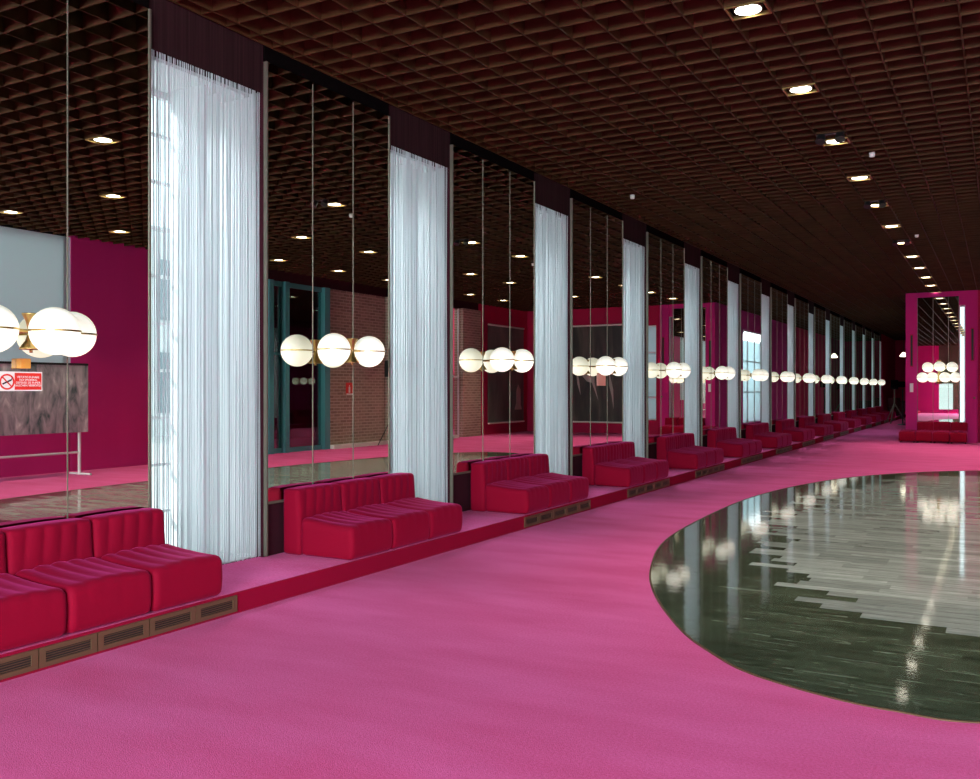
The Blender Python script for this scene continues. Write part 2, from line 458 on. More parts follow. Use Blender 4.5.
# ------------------------------------------------------------------ mirrors
def mirror(i, y0, y1, npan=3):
    lab = ('nearest tall wall mirror at the left edge, carrying a red no smoking sign' if i == 0 else
           '%s tall three-pane wall mirror counting from the camera, above red seats' % ORD[i])
    t = thing('wall_mirror', lab, 'mirror', (0, y0, .63), group='tall mirrors between the string curtains')
    W = y1 - y0; g = W / npan
    for k in range(npan):
        b = bmesh.new(); bx(b, -.02, 0, k * g + .003, (k + 1) * g - .003, 0, 3.80)
        obj('mirror_pane', b, M['mirror'], t)
    for k in range(1, npan):
        b = bmesh.new(); bx(b, -.015, .005, k * g - .0025, k * g + .0025, 0, 3.78)
        obj('seam_strip', b, M['chrome'], t)
    b = bmesh.new()
    bx(b, -.03, .008, -.012, .004, -.47, 3.80); bx(b, -.03, .008, W - .004, W + .012, -.47, 3.80)
    bx(b, -.03, .008, 0, W, -.022, -.001)
    obj('mirror_frame', b, M['chrome'], t)
mirror(0, 4.665 - 2.04, 4.665)
for i in range(1, NC):
    mirror(i, CY[i - 1] + CW + .015, CY[i] - .015)

# ------------------------------------------------------------------ modular velvet seats
def rounded(nx, ny, nz, w, d, h, r, fn=None):
    """block x:0..d  y:0..w  z:0..h with rounded edges; fn(x,y,z,n) -> displaced point"""
    bm = bmesh.new(); V = {}
    def P(i, j, k):
        key = (i, j, k)
        if key not in V:
            p = Vector((d * i / nx, w * j / ny, h * k / nz))
            q = Vector((min(max(p.x, r), d - r), min(max(p.y, r), w - r), min(max(p.z, r), h - r)))
            n = (p - q)
            if n.length > 1e-6: n.normalize()
            p = q + n * r
            if fn: p = fn(p, n)
            V[key] = bm.verts.new(p)
        return V[key]
    for i in range(nx):
        for j in range(ny):
            for k in (0, nz): bm.faces.new((P(i, j, k), P(i + 1, j, k), P(i + 1, j + 1, k), P(i, j + 1, k)))
    for i in range(nx):
        for k in range(nz):
            for j in (0, ny): bm.faces.new((P(i, j, k), P(i + 1, j, k), P(i + 1, j, k + 1), P(i, j, k + 1)))
    for j in range(ny):
        for k in range(nz):
            for i in (0, nx): bm.faces.new((P(i, j, k), P(i, j + 1, k), P(i, j + 1, k + 1), P(i, j, k + 1)))
    return bm

def scallop(u, n=5):
    return abs(math.sin(PI * n * u)) ** .6 - 1      # 0 on a rib, -1 in a groove

MW = .61
def seat_bm():
    D, Ht = .56, .295
    def fn(p, n):
        u = p.y / MW
        amt = .014 if .06 < u < .94 else .006
        if n.z > .2:                                # crowned, quilted top that rises to the back
            f = 1 - p.x / D
            p.z += scallop(u) * amt * min(1, n.z * 1.5) * (.35 + .9 * f) + .045 * f * f + .018 * math.sin(PI * min(1, max(0, u))) - .012
        if n.x > .2:                                # front bulges at the top and hangs softly
            zz = p.z / Ht
            p.x += .014 * math.sin(PI * min(1, max(0, zz))) + scallop(u) * .006 * max(0, zz - .3)
        return p
    bm = rounded(26, 40, 12, MW - .006, D, Ht, .045, fn)
    bmesh.ops.translate(bm, verts=bm.verts[:], vec=(.20, .003, .004))
    return bm
def back_bm():
    D, Ht = .20, .575
    def fn(p, n):
        u = p.y / MW; zz = p.z / Ht
        if n.x > .2:
            k = max(0, min(1, (zz - .45) / .35))
            sk = u + .10 * (1 - zz)                 # grooves lean a little
            p.x += scallop(sk, 5) * .017 * k * (1 if .12 < u < .88 else .3) + .02 * math.sin(PI * min(1, u)) * k
        if n.z > .2: p.z += .006 * math.sin(PI * min(1, max(0, u)))
        p.x += -.045 * max(0, zz - .45) * (1 if n.x > -.2 else 0)   # leans back towards the top
        return p
    bm = rounded(8, 40, 22, MW - .006, D, Ht, .035, fn)
    bmesh.ops.translate(bm, verts=bm.verts[:], vec=(0, .003, 0))
    return bm
def feet_bm():
    bm = bmesh.new()
    for x in (.06, .66):
        for y in (.06, MW - .06): lathe(bm, [(.018, -.001), (.018, .03)], 8, x, y, 0)
    return bm
G_S = 'crimson velvet seat units in rows of three along the mirrored wall'
def make_seat(label, loc, rz=0, group=G_S, back=True):
    t = thing('modular_seat', label, 'seat', loc, rz, group)
    obj('seat', seat_bm(), M['velvet'], t, smooth=True)
    if back: obj('backrest', back_bm(), M['velvet'], t, smooth=True)
    return t
POS3 = ['near', 'middle', 'far']
SX = .008
proto = None
starts = [2.83, 6.09] + [CY[i] - 1.76 for i in range(2, NC)]
for i, y0 in enumerate(starts):
    for k in range(3):
        y = y0 + k * MW
        if i == 0:
            lab = 'crimson velvet seat unit cut off by the left edge of the picture' if k == 0 else \
                  'crimson velvet seat unit at bottom left, %s' % ('between two others' if k == 1 else 'last of the front row, before the nearest curtain')
        else:
            lab = 'crimson velvet seat unit, %s of three in the %s row from the camera' % (POS3[k], ORD[i])
        if proto is None: proto = make_seat(lab, (SX, y, PL))
        else: dup(proto, (SX, y, PL), lab)
# one more off-frame neighbour keeps the row going to the left of the picture
# ------------------------------------------------------------------ vents in the platform front
def make_vent(label, loc):
    t = thing('air_vent', label, 'vent', loc, group='bronze floor vents in the platform front')
    b = bmesh.new(); w, h = .378, .115
    bx(b, 0, .012, 0, w, 0, .028); bx(b, 0, .012, 0, w, h - .028, h)
    bx(b, 0, .012, 0, .04, .028, h - .028); bx(b, 0, .012, w - .04, w, .028, h - .028)
    obj('vent_frame', b, M['bronze'], t)
    b = bmesh.new(); bx(b, 0, .003, .04, w - .04, .028, h - .028, 0)
    for q in range(4): bx(b, .003, .008, .04, w - .04, .034 + q * .014, .038 + q * .014, 1)
    obj('grille', b, [M['dark'], M['bronze']], t)
    return t
vp = None
for i in range(NC):
    if i == 1: continue
    e = 4.79 if i == 0 else CY[i] + .12
    for k in range(5):
        y = e - (5 - k) * .385
        lab = 'bronze air vent, %s of five in the platform below the %s seat row' % (['first', 'second', 'third', 'fourth', 'last'][k], ORD[i])
        if vp is None: vp = make_vent(lab, (EDGE, y, .018))
        else: dup(vp, (EDGE, y, .018), lab)

# ------------------------------------------------------------------ globe wall lamps
def uv(bm, c, r, seg=32):
    bmesh.ops.create_uvsphere(bm, u_segments=seg, v_segments=seg // 2, radius=r, matrix=Matrix.Translation(c))
def ring_bm(r, t=.004, h=.006, seg=40):
    bm = bmesh.new(); rr = []
    for k in range(seg):
        a = 2 * PI * k / seg; cs, sn = math.cos(a), math.sin(a)
        rr.append([bm.verts.new((cs * q, sn * q, z)) for q, z in ((r - .002, -h), (r + t, -h), (r + t, h), (r - .002, h))])
    for k in range(seg):
        for j in range(4): bm.faces.new((rr[k][j], rr[k][(j + 1) % 4], rr[(k + 1) % seg][(j + 1) % 4], rr[(k + 1) % seg][j]))
    return bm
GR = .15
gm = bmesh.new(); uv(gm, (0, 0, 0), GR); 
tmp = obj('globe', gm, M['globe'], smooth=True); globe_me = tmp.data; bpy.data.objects.remove(tmp)
tmp = obj('ring', ring_bm(GR), M['brass'], smooth=False); ring_me = tmp.data; bpy.data.objects.remove(tmp)
def lamp_body(t, globes, zlist=(0,)):
    b = bmesh.new()
    lathe(b, [(.070, -.115), (.066, -.105), (.034, -.06), (.020, -.015), (.020, .015), (.030, .06), (.052, .105), (.055, .112)], 24)
    lathe(b, [(.010, -.135), (.010, -.112)], 10)
    obj('lamp_body', b, M['brass'], t, smooth=True)
    b = bmesh.new(); tube(b, (0, 0, 0), (-.205, 0, 0), .012); tube(b, (-.218, 0, 0), (-.20, 0, 0), .05, 20)
    obj('wall_arm', b, M['brass'], t)
    for g in globes:
        v = Vector(g)
        b = bmesh.new(); L = Vector((v.x, v.y, 0)).length - GR
        u = Vector((v.x, v.y, 0)).normalized()
        tube(b, (0, 0, v.z), u * (L + .004) + Vector((0, 0, v.z)), .011)
        obj('globe_arm', b, M['brass'], t)
        s = bpy.data.objects.new('globe', globe_me); C.objects.link(s); s.parent = t; s.location = v
        r = bpy.data.objects.new('equator_ring', ring_me); C.objects.link(r); r.parent = s
        r['label'] = 'thin brass band round the globe'
LZ = 1.965
G_L = 'twin opal globe lamps in front of the mirrors'
t = thing('globe_lamp', 'opal globe wall lamp with brass centre at the left edge, above the no smoking sign', 'lamp', (.22, 3.57, LZ))
lamp_body(t, [(.05, -.29, 0), (.15, .06, 0), (-.055, .33, 0)])
lp = None
for i in range(1, NC):
    cy = (CY[i - 1] + CW + CY[i]) / 2
    lab = '%s pair of lit opal globes from the camera, on a brass arm before the mirror' % ORD[i]
    if lp is None:
        lp = thing('globe_lamp', lab, 'lamp', (.22, cy, LZ), group=G_L)
        lamp_body(lp, [(0, -.265, 0), (0, .265, 0)])
    else: dup(lp, (.22, cy, LZ), lab)

# small plates on the mirrors -----------------------------------------
def text(body, size, mat, parent, loc, rot, name='lettering', align='CENTER', ext=.0008):
    cu = bpy.data.curves.new(name, 'FONT'); cu.body = body; cu.size = size; cu.align_x = align; cu.align_y = 'CENTER'
    cu.extrude = ext; cu.space_line = .92
    o = bpy.data.objects.new('tmp', cu); C.objects.link(o)
    dg = bpy.context.evaluated_depsgraph_get(); me = bpy.data.meshes.new_from_object(o.evaluated_get(dg))
    bpy.data.objects.remove(o); me.materials.clear(); me.materials.append(mat)
    q = bpy.data.objects.new(name, me); C.objects.link(q); q.parent = parent; q.location = loc; q.rotation_euler = rot
    return q
# sign: x 0..41 px, y 371..391 px on the mirror
t = thing('no_smoking_sign', 'small red and white no smoking sign stuck on the leftmost mirror', 'sign', (.001, 3.60, 1.590))
b = bmesh.new(); bx(b, 0, .004, -.135, .195, 0, .125); obj('sign_plate', b, M['signwhite'], t)
b = bmesh.new(); bx(b, .004, .0052, .002, .188, .008, .117); obj('text_panel', b, M['signred'], t)
text('VIETATO FUMARE\nNO SMOKING\nDEFENSE DE FUMER\nRAUCHEN VERBOTEN', .0195, M['signwhite'], t, (.0056, .095, .0625), (PI / 2, 0, PI / 2))
b = bmesh.new()
rr = []
for k in range(32):
    a = 2 * PI * k / 32
    rr.append([b.verts.new((xx, -.05 + q * math.cos(a), .059 + q * math.sin(a))) for xx, q in ((.004, .040), (.0054, .040), (.0054, .051), (.004, .051))])
for k in range(32):
    for j in range(4): b.faces.new((rr[k][j], rr[k][(j + 1) % 4], rr[(k + 1) % 32][(j + 1) % 4], rr[(k + 1) % 32][j]))
tube(b, (.0048, -.083, .092), (.0048, -.017, .026), .0045, 4)
obj('prohibition_ring', b, M['signred'], t)
b = bmesh.new(); tube(b, (.0045, -.080, .045), (.0045, -.022, .071), .005, 6); tube(b, (.0045, -.022, .071), (.0045, -.012, .090), .003, 5)
obj('cigarette_symbol', b, M['black'], t)
b = bmesh.new(); bx(b, .001, .05, 3.615, 3.685, 1.735, 1.80, bevel=.004)
tag(obj('sensor_box', b, M['orange']), 'small amber box on the leftmost mirror just above the red sign', 'box')
b = bmesh.new(); bx(b, .001, .012, 13.30, 13.62, 1.66, 1.86, bevel=.003)
tag(obj('notice_plate', b, M['pink']), 'small pinkish notice plate on the fourth mirror under its globe lamp', 'sign')

# ------------------------------------------------------------------ downlights
def make_down(label, loc):
    t = thing('ceiling_downlight', label, 'ceiling light', loc, group='recessed downlights in the brown louvre ceiling')
    b = bmesh.new(); w, d = .155, .13
    for (x0, x1, y0, y1) in ((-w, w, -d, -d + .014), (-w, w, d - .014, d), (-w, -w + .014, -d + .014, d - .014), (w - .014, w, -d + .014, d - .014)):
        bx(b, x0, x1, y0, y1, -.012, .02)
    obj('light_frame', b, M['brass'], t)
    b = bmesh.new(); tube(b, (0, 0, -.002), (0, 0, .008), .10, 28)
    obj('lit_disc', b, M['disc'], t)
    b = bmesh.new(); lathe(b, [(.112, .002), (.115, .02), (.11, .12), (.05, .13)], 24)
    obj('light_housing', b, M['black'], t, smooth=True)
    return t
dp = None
n1 = 0
for row, X in enumerate((3.80, 6.36, 8.92)):
    cnt = (24, 10, 10)[row]; st = 7.2 if row == 0 else 7.2
    for k in range(cnt):
        y = st + 2.16 * k
        lab = ('%s lit downlight from the camera in the line crossing the ceiling' % ORD[k]) if row == 0 else \
              '%s downlight of the %s line, seen only in the mirrors' % (ORD[k], 'middle' if row == 1 else 'outer')
        if dp is None: dp = make_down(lab, (X, y, H))
        else: dup(dp, (X, y, H), lab)
# dark spotlights beside three of the downlights
sp = None
for k, w in ((2, 'third'), (4, 'fifth'), (6, 'seventh')):
    y = 7.2 + 2.16 * k - .34
    lab = 'small black spotlight fitting in the ceiling just before the %s downlight' % w
    if sp is None:
        sp = thing('ceiling_spotlight', lab, 'spotlight', (3.80, y, H), group='black spotlight fittings beside downlights')
        for q in (-.10, .10):
            b = bmesh.new(); tube(b, (q, 0, .0), (q * 1.1, -.05, -.085), .045, 16, .055)
            obj('lamp_head', b, M['black'], sp)
        b = bmesh.new(); bx(b, -.15, .15, -.03, .03, -.004, .03); obj('mounting_bar', b, M['black'], sp)
    else: dup(sp, (3.80, y, H), lab)
for (px, py), w in (((867, 155), 'right of the fourth downlight'), ((911.5, 236), 'right of the seventh downlight'), ((628, 197), 'near the fourth string curtain')):
    z = 910 * 2.96 / (389.5 - py); r = (px - 490) * z / 910
    c29, s29 = math.cos(math.radians(29)), math.sin(math.radians(29))
    b = bmesh.new(); lathe(b, [(.006, -.045), (.03, -.04), (.035, -.012), (.035, .02)], 16)
    o = obj('smoke_detector', b, M['signwhite'], None, smooth=True, loc=(5.52 + r * c29 - z * s29, r * s29 + z * c29, H))
    tag(o, 'tiny white smoke detector on the brown ceiling, %s' % w, 'smoke detector')

# ------------------------------------------------------------------ cross wall with pillars, mirror and sofa (right side of the picture)
YC = 30.85
sbox('wall_cross', (2.97, 3.29, YC, 31.6, 0, H + .44), M['magenta'])
sbox('wall_cross', (4.61, 4.93, YC, 31.6, 0, H + .44), M['magenta'])
sbox('wall_cross', (3.29, 4.44, YC + .05, 31.6, 0, H + .44), M['magenta'])
sbox('wall_cross', (4.93, 5.16, YC + .3, 31.6, 0, H + .4), M['red_wall'])
sbox('wall_cross', (6.30, XR + 6, YC + .3, 31.6, 0, H + .4), M['red_wall'])
sbox('wall_cross', (5.16, 6.30, YC + .3, 31.6, 0, .5), M['red_wall'])
sbox('wall_cross', (5.16, 6.30, YC + .3, 31.6, 3.9, H + .4), M['red_wall'])
b = bmesh.new()
for q in (5.16, 5.70, 6.25): bx(b, q, q + .05, YC + .5, YC + .56, .5, 3.9)
for q in (.5, 1.3, 2.1, 2.9, 3.85): bx(b, 5.16, 6.30, YC + .51, YC + .55, q, q + .05)
w = struct(obj('window_21', b, M['white'])); b = bmesh.new(); bx(b, 5.18, 6.28, YC + .52, YC + .53, .5, 3.9); obj('pane', b, M['frosted'], w)
sbox('wall_cross', (4.44, 4.61, YC + .06, 31.6, 4.15, H + .44), M['magenta'])
sbox('wall_cross', (4.44, 4.61, YC + .06, 31.6, 0, .5), M['magenta'])
t = thing('wall_mirror', 'tall mirror between the two magenta pillars at the right, behind the lone low sofa', 'mirror', (3.31, YC + .045, .60))
for k, (a, b_) in enumerate(((0, .42), (.426, .84), (.846, 1.12))):
    b = bmesh.new(); bx(b, a, b_, -.01, .004, 0, 3.82); obj('mirror_pane', b, M['mirror'], t)
b = bmesh.new()
for q in (-.008, .423, .843, 1.122): bx(b, q - .004, q + .006, -.016, .004, 0, 3.82)
obj('mirror_frame', b, M['chrome'], t)
# narrow bright window beside the mirror
b = bmesh.new()
for a, c in ((4.445, 4.465), (4.585, 4.605)): bx(b, a, c, YC + .10, YC + .16, .5, 4.15)
w = struct(obj('window_16', b, M['white']))
b = bmesh.new(); bx(b, 4.465, 4.585, YC + .12, YC + .13, .5, 4.15); obj('pane', b, M['glass'], w)
b = bmesh.new(); rnd = random.Random(5)
for k in range(6):
    yy = 4.470 + .0225 * k; tube(b, (yy, YC + .06 + rnd.uniform(-.008, .008), .5), (yy, YC + .06, 4.16), .0035, 3, caps=False)
t = tag(obj('string_curtain', b, M['string']), 'narrow bright string curtain strip beside the right-hand mirror', 'curtain')
# slot grilles and phone on the pillars
for X, w in ((3.14, 'left'), (4.80, 'right')):
    t = thing('slot_grille', 'tall narrow dark slot grille high on the %s magenta pillar' % w, 'grille', (X, YC, 2.30 if w == 'left' else 2.45))
    b = bmesh.new(); bx(b, -.045, .045, -.012, 0, 0, 1.0); obj('grille_frame', b, M['red_wall'], t)
    b = bmesh.new(); bx(b, -.028, .028, -.016, -.012, .03, .97); obj('slot', b, M['dark'], t)
t = thing('wall_phone', 'small white wall telephone on the left magenta pillar', 'telephone', (3.14, YC, 1.52))
b = bmesh.new(); bx(b, -.05, .05, -.04, 0, 0, .27, bevel=.008); obj('phone_body', b, M['signwhite'], t)
b = bmesh.new(); bx(b, -.045, -.012, -.07, -.04, .03, .24, bevel=.006); obj('handset', b, M['white'], t)
b = bmesh.new(); bx(b, -.03, .03, -.012, 0, 0, .06, bevel=.003)
tag(obj('light_switch', b, M['bronze'], loc=(4.85, YC, 1.32)), 'small dark switch plate on the right magenta pillar', 'switch')
# sofa: seat units on the floor turned to the camera
G_R = 'crimson seat units of the lone sofa between the pillars'
MS = .46
xs4 = [4.68, 4.68 - MS, 4.68 - 2 * MS, 4.68 - 3 * MS]
labs = ['rightmost seat unit of the lone crimson sofa between the magenta pillars', 'second from right seat unit of the lone crimson sofa between the pillars',
        'third from right seat unit of the lone crimson sofa between the pillars', 'leftmost, backless seat unit of the lone crimson sofa in front of the pillar']
for k, X in enumerate(xs4):
    if k < 3:
        q = dup(proto, (X - MS, YC - .03, .04), labs[k], -PI / 2); q['group'] = G_R
    else:
        q = thing('modular_seat', labs[k], 'seat', (X - MS, YC - .03, .04), -PI / 2, G_R)
        obj('seat', seat_bm(), M['velvet'], q, smooth=True)
    q.scale = (1, MS / MW, 1)
    for x_ in (.25, .68):
        for y_ in (.06, MW - .06):
            b = bmesh.new(); lathe(b, [(.02, -.04), (.02, .008)], 10, x_, y_); obj('foot', b, M['black'], q)
# cluster lamp with seven globes in two tiers
t = thing('globe_lamp', 'cluster of seven lit opal globes in two tiers before the right-hand mirror', 'lamp', (3.90, YC - .26, 1.97), PI / 2 * 3)
gl = [(-.02, -.45, 0), (.10, -.17, 0), (.10, .17, 0), (-.02, .45, 0), (.0, -.30, .31), (.07, .02, .33), (0, .36, .31)]
b = bmesh.new(); lathe(b, [(.07, -.20), (.03, -.10), (.022, .10), (.022, .30), (.05, .50), (.06, .52)], 20); obj('lamp_body', b, M['brass'], t, smooth=True)
b = bmesh.new(); tube(b, (0, 0, .15), (-.292, 0, .15), .014); obj('wall_arm', b, M['brass'], t)
for g in gl:
    v = Vector(g); u = Vector((v.x, v.y, 0)); L = max(.02, u.length - GR)
    b = bmesh.new(); tube(b, (0, 0, v.z), u.normalized() * L + Vector((0, 0, v.z)), .01); obj('globe_arm', b, M['brass'], t)
    s = bpy.data.objects.new('globe', globe_me); C.objects.link(s); s.parent = t; s.location = v
    r = bpy.data.objects.new('equator_ring', ring_me); C.objects.link(r); r.parent = s

# corridor beyond -----------------------------------------------------
sbox('wall_corridor', (2.96, 3.3, 31.6, 34.7, 0, H + .45), M['magenta'])
sbox('wall_corridor', (2.96, 3.3, 38.2, 44.5, 0, H + .45), M['magenta'])
sbox('wall_corridor', (2.96, 3.3, 34.7, 38.2, 0, .3), M['magenta'])
sbox('wall_corridor', (2.96, 3.3, 34.7, 38.2, 3.9, H + .45), M['magenta'])
sbox('wall_corridor', (2.96, 3.3, 44.5, YEND, 0, H + .45), M['red_wall'])
b = bmesh.new()
for y in (34.73, 35.9, 37.05, 38.17): bx(b, 3.08, 3.14, y - .03, y + .03, .3, 3.9)
for z in (.33, 1.5, 2.7, 3.87): bx(b, 3.09, 3.13, 34.7, 38.2, z - .02, z + .02)
w = struct(obj('window_17', b, M['white'])); b = bmesh.new(); bx(b, 3.10, 3.11, 34.7, 38.2, .3, 3.9); obj('pane', b, M['frosted'], w)
sbox('wall_end', (-.9, 3.4, YEND, YEND + .2, 0, H + .4), M['red_wall'])
sbox('wall_left', (-.034, .0, CY[-1] + CW + .02, YEND, PL, H), M['red_wall'])

# right wall ---------------------------------------------------------
sbox('wall_right', (XR, XR + .2, 11.5, 16.9, 0, H + .4), M['magenta'])
sbox('wall_right', (XR, XR + .2, YB, 11.4, 0, 1.0), M['magenta'])
sbox('wall_right', (XR, XR + .2, YB, 11.4, H, H + .4), M['plenum'])
sbox('wall_right', (XR, XR + .2, 16.9, 27.4, H - .25, H + .4), M['maroon'])
bm = bmesh.new(); bx(bm, XR, XR + .25, 19.25, 25.7, 0, H - .24); bx(bm, XR - .22, XR, 21.9, 23.2, 0, H - .24); bx(bm, XR - .1, XR + .25, 26.2, 27.4, 0, H - .24)
struct(obj('wall_right', bm, M['brick']))
sbox('baseboard_right', (XR - .24, XR, 19.25, 25.7, 0, .1), M['signwhite'])
sbox('wall_right', (XR, XR + .2, 27.4, 31.6, 0, H + .4), M['red_wall'])
# blinds over the big window
bm = bmesh.new()
for y in (-7, -3.4, .3, 4.0, 7.7, 11.38): bx(bm, XR + .05, XR + .12, y - .04, y + .04, 1.0, H)
bx(bm, XR + .05, XR + .12, YB, 11.4, 1.0, 1.06)
w = struct(obj('window_18', bm, M['white']))
bm = bmesh.new(); bx(bm, XR + .02, XR + .03, 4.0, 11.5, 1.0, H); obj('roller_blind', bm, M['blind'], w)
bm = bmesh.new(); bx(bm, XR + .08, XR + .085, YB, 11.4, 1.0, H); obj('pane', bm, M['glass'], w)
# glazed slit
bm = bmesh.new(); bx(bm, XR + .05, XR + .1, 25.7, 25.74, 0, H - .25); bx(bm, XR + .05, XR + .1, 26.16, 26.2, 0, H - .25); bx(bm, XR + .05, XR + .1, 25.7, 26.2, 2.0, 2.06)
w = struct(obj('window_19', bm, M['white'])); bm = bmesh.new(); bx(bm, XR + .07, XR + .075, 25.74, 26.16, 0, H - .25); obj('pane', bm, M['glass'], w)
# teal glazed doors
bm = bmesh.new()
for y, w_ in ((16.98, .16), (17.55, .16), (19.12, .22)): bx(bm, XR - .12, XR + .1, y - w_ / 2, y + w_ / 2, 0, H - .25)
for z, h_ in ((.06, .12), (2.5, .06), (H - .31, .12)): bx(bm, XR - .02, XR + .06, 16.9, 19.2, z - h_ / 2, z + h_ / 2)
w = struct(obj('door_1', bm, M['teal'])); bm = bmesh.new(); bx(bm, XR + .01, XR + .02, 16.9, 19.2, 0, H - .3); obj('pane', bm, M['doorglass'], w)
# lobby behind the doors
bm = bmesh.new(); bx(bm, XR + 4.5, XR + 4.6, 13, 24, 0, 4.4); bx(bm, XR + .2, XR + 4.5, 13, 13.1, 0, 4.4); bx(bm, XR + .2, XR + 4.5, 24, 24.1, 0, 4.4); bx(bm, XR + .2, XR + 4.6, 13, 24.1, 4.4, 4.5)
struct(obj('wall_lobby', bm, M['red_wall']))

# back wall: huge window behind the camera
bm = bmesh.new(); bx(bm, -.9, XR + .2, YB - .2, YB, 0, .25); bx(bm, -.9, XR + .2, YB - .2, YB, H, H + .45); bx(bm, -.9, 1.9, YB - .2, YB, .25, H); struct(obj('wall_back', bm, M['magenta']))
bm = bmesh.new(); bx(bm, 2.75, 4.1, YB - .2, YB, .25, H); bx(bm, 1.9, 2.75, YB - .2, YB, 2.0, H)
struct(obj('wall_back', bm, M['olive']))
bm = bmesh.new()
for k in range(4): bx(bm, 4.1 + k * 2.04, 4.16 + k * 2.04, YB - .12, YB - .06, .25, H)
bx(bm, 4.1, XR, YB - .12, YB - .06, 2.3, 2.36)
w = struct(obj('window_20', bm, M['white'])); bm = bmesh.new(); bx(bm, 1.9, XR + .1, YB - .10, YB - .095, .25, H); obj('pane', bm, M['glass'], w)

# display board on white stand in front of the right wall
t = thing('display_board', 'wide grey abstract picture board on a white tubular stand, reflected in the leftmost mirror', 'display board', (9.55, 7.75, 0))
b = bmesh.new(); bx(b, -.02, .02, 0, 3.55, .80, 2.05); obj('picture_panel', b, M['photo'], t)
b = bmesh.new(); bx(b, -.03, .03, 0, 3.55, 2.05, 2.09); obj('top_rail', b, M['dark'], t)
for y in (.25, 3.40):
    b = bmesh.new(); tube(b, (.03, y, 0), (.03, y, 2.0), .028, 12); tube(b, (-.3, y, .02), (.3, y, .02), .02, 8); obj('leg', b, M['white'], t)
b = bmesh.new(); tube(b, (.03, .25, .42), (.03, 3.40, .42), .022, 10); obj('crossbar', b, M['white'], t)
# floor-standing speaker before the brick
t = thing('tripod_speaker', 'black loudspeaker on a tripod by the brick wall, reflected in the second mirror', 'speaker', (9.4, 21.0, 0))
b = bmesh.new(); bx(b, -.17, .17, -.15, .15, 1.95, 2.42, bevel=.03); obj('speaker_cabinet', b, M['black'], t)
b = bmesh.new(); tube(b, (0, 0, .35), (0, 0, 1.95), .02); obj('pole', b, M['black'], t)
for a in (0, 2.1, 4.2):
    b = bmesh.new(); tube(b, (0, 0, .85), (.5 * math.cos(a), .5 * math.sin(a), .015), .014); obj('leg', b, M['black'], t)
b = bmesh.new(); bx(b, 0, .02, 0, .27, 0, .34); o = obj('extinguisher_sign', b, M['signred'], loc=(XR - .021, 20.05, 1.45))
tag(o, 'small red and white extinguisher sign on the brick wall, seen in the second mirror', 'sign')
b = bmesh.new(); bx(b, -.003, 0, .10, .17, .06, .22); bx(b, -.003, 0, .12, .15, .22, .27); obj('pictogram', b, M['signwhite'], o)
b = bmesh.new(); bx(b, -.003, 0, 0, .27, 0, .04); obj('bottom_strip', b, M['signwhite'], o)
# banners
t = thing('hanging_banner', 'tall dark green banner with pale hem rods, reflected in the third mirror', 'banner', (XR - .04, 28.0, .40))
b = bmesh.new(); bx(b, -.01, .01, 0, 2.75, 0, 3.5); obj('banner_sheet', b, M['banner'], t)
b = bmesh.new(); tube(b, (-.02, 0, 0), (-.02, 2.75, 0), .03); tube(b, (-.02, 0, 3.5), (-.02, 2.75, 3.5), .03); obj('hem_rods', b, M['signwhite'], t)
t = thing('hanging_banner', 'tall black banner with pale streaks and hem rods, reflected in the fourth mirror', 'banner', (6.2, YC + .25, .40))
b = bmesh.new(); bx(b, 0, 2.3, -.01, .01, 0, 3.55); obj('banner_sheet', b, M['banner2'], t)
b = bmesh.new(); tube(b, (0, -.02, 0), (2.3, -.02, 0), .03); tube(b, (0, -.02, 3.55), (2.3, -.02, 3.55), .03); obj('hem_rods', b, M['signwhite'], t)

def figure(parent, name, pts_, to3):
    bm_ = bmesh.new(); a_ = [bm_.verts.new(to3(u, v, 0)) for u, v in pts_]; b_ = [bm_.verts.new(to3(u, v, .004)) for u, v in pts_]
    bm_.faces.new(a_); bm_.faces.new(b_)
    for q_ in range(len(pts_)): bm_.faces.new((a_[q_], a_[(q_ + 1) % len(pts_)], b_[(q_ + 1) % len(pts_)], b_[q_]))
    obj(name, bm_, M['figure'], parent)
figure(t, 'pale_streak', [(.55, .5), (.62, .95), (.72, 1.35), (.74, 2.0), (.66, 1.6), (.56, 1.2)], lambda u, v, e: (u, -.0105 - e, v))
figure(t, 'pale_streak', [(1.15, .8), (1.30, 1.45), (1.28, 2.0), (1.42, 1.75), (1.62, 1.85), (1.60, 2.15), (1.78, 1.7), (1.60, 1.5), (1.40, 1.45)], lambda u, v, e: (u, -.0105 - e, v))
figure(t, 'pale_streak', [(1.85, 1.0), (1.98, 1.4), (2.05, 2.0), (1.92, 1.6)], lambda u, v, e: (u, -.0105 - e, v))
tb = [o for o in C.objects if o.name.startswith('hanging_banner') and 'green' in o['label']][0]
figure(tb, 'pale_figure', [(2.0, .45), (2.6, .45), (2.5, .62), (2.48, 1.2), (2.3, 1.38), (2.16, 1.2), (2.14, .7)], lambda u, v, e: (-.0105 - e, u, v))
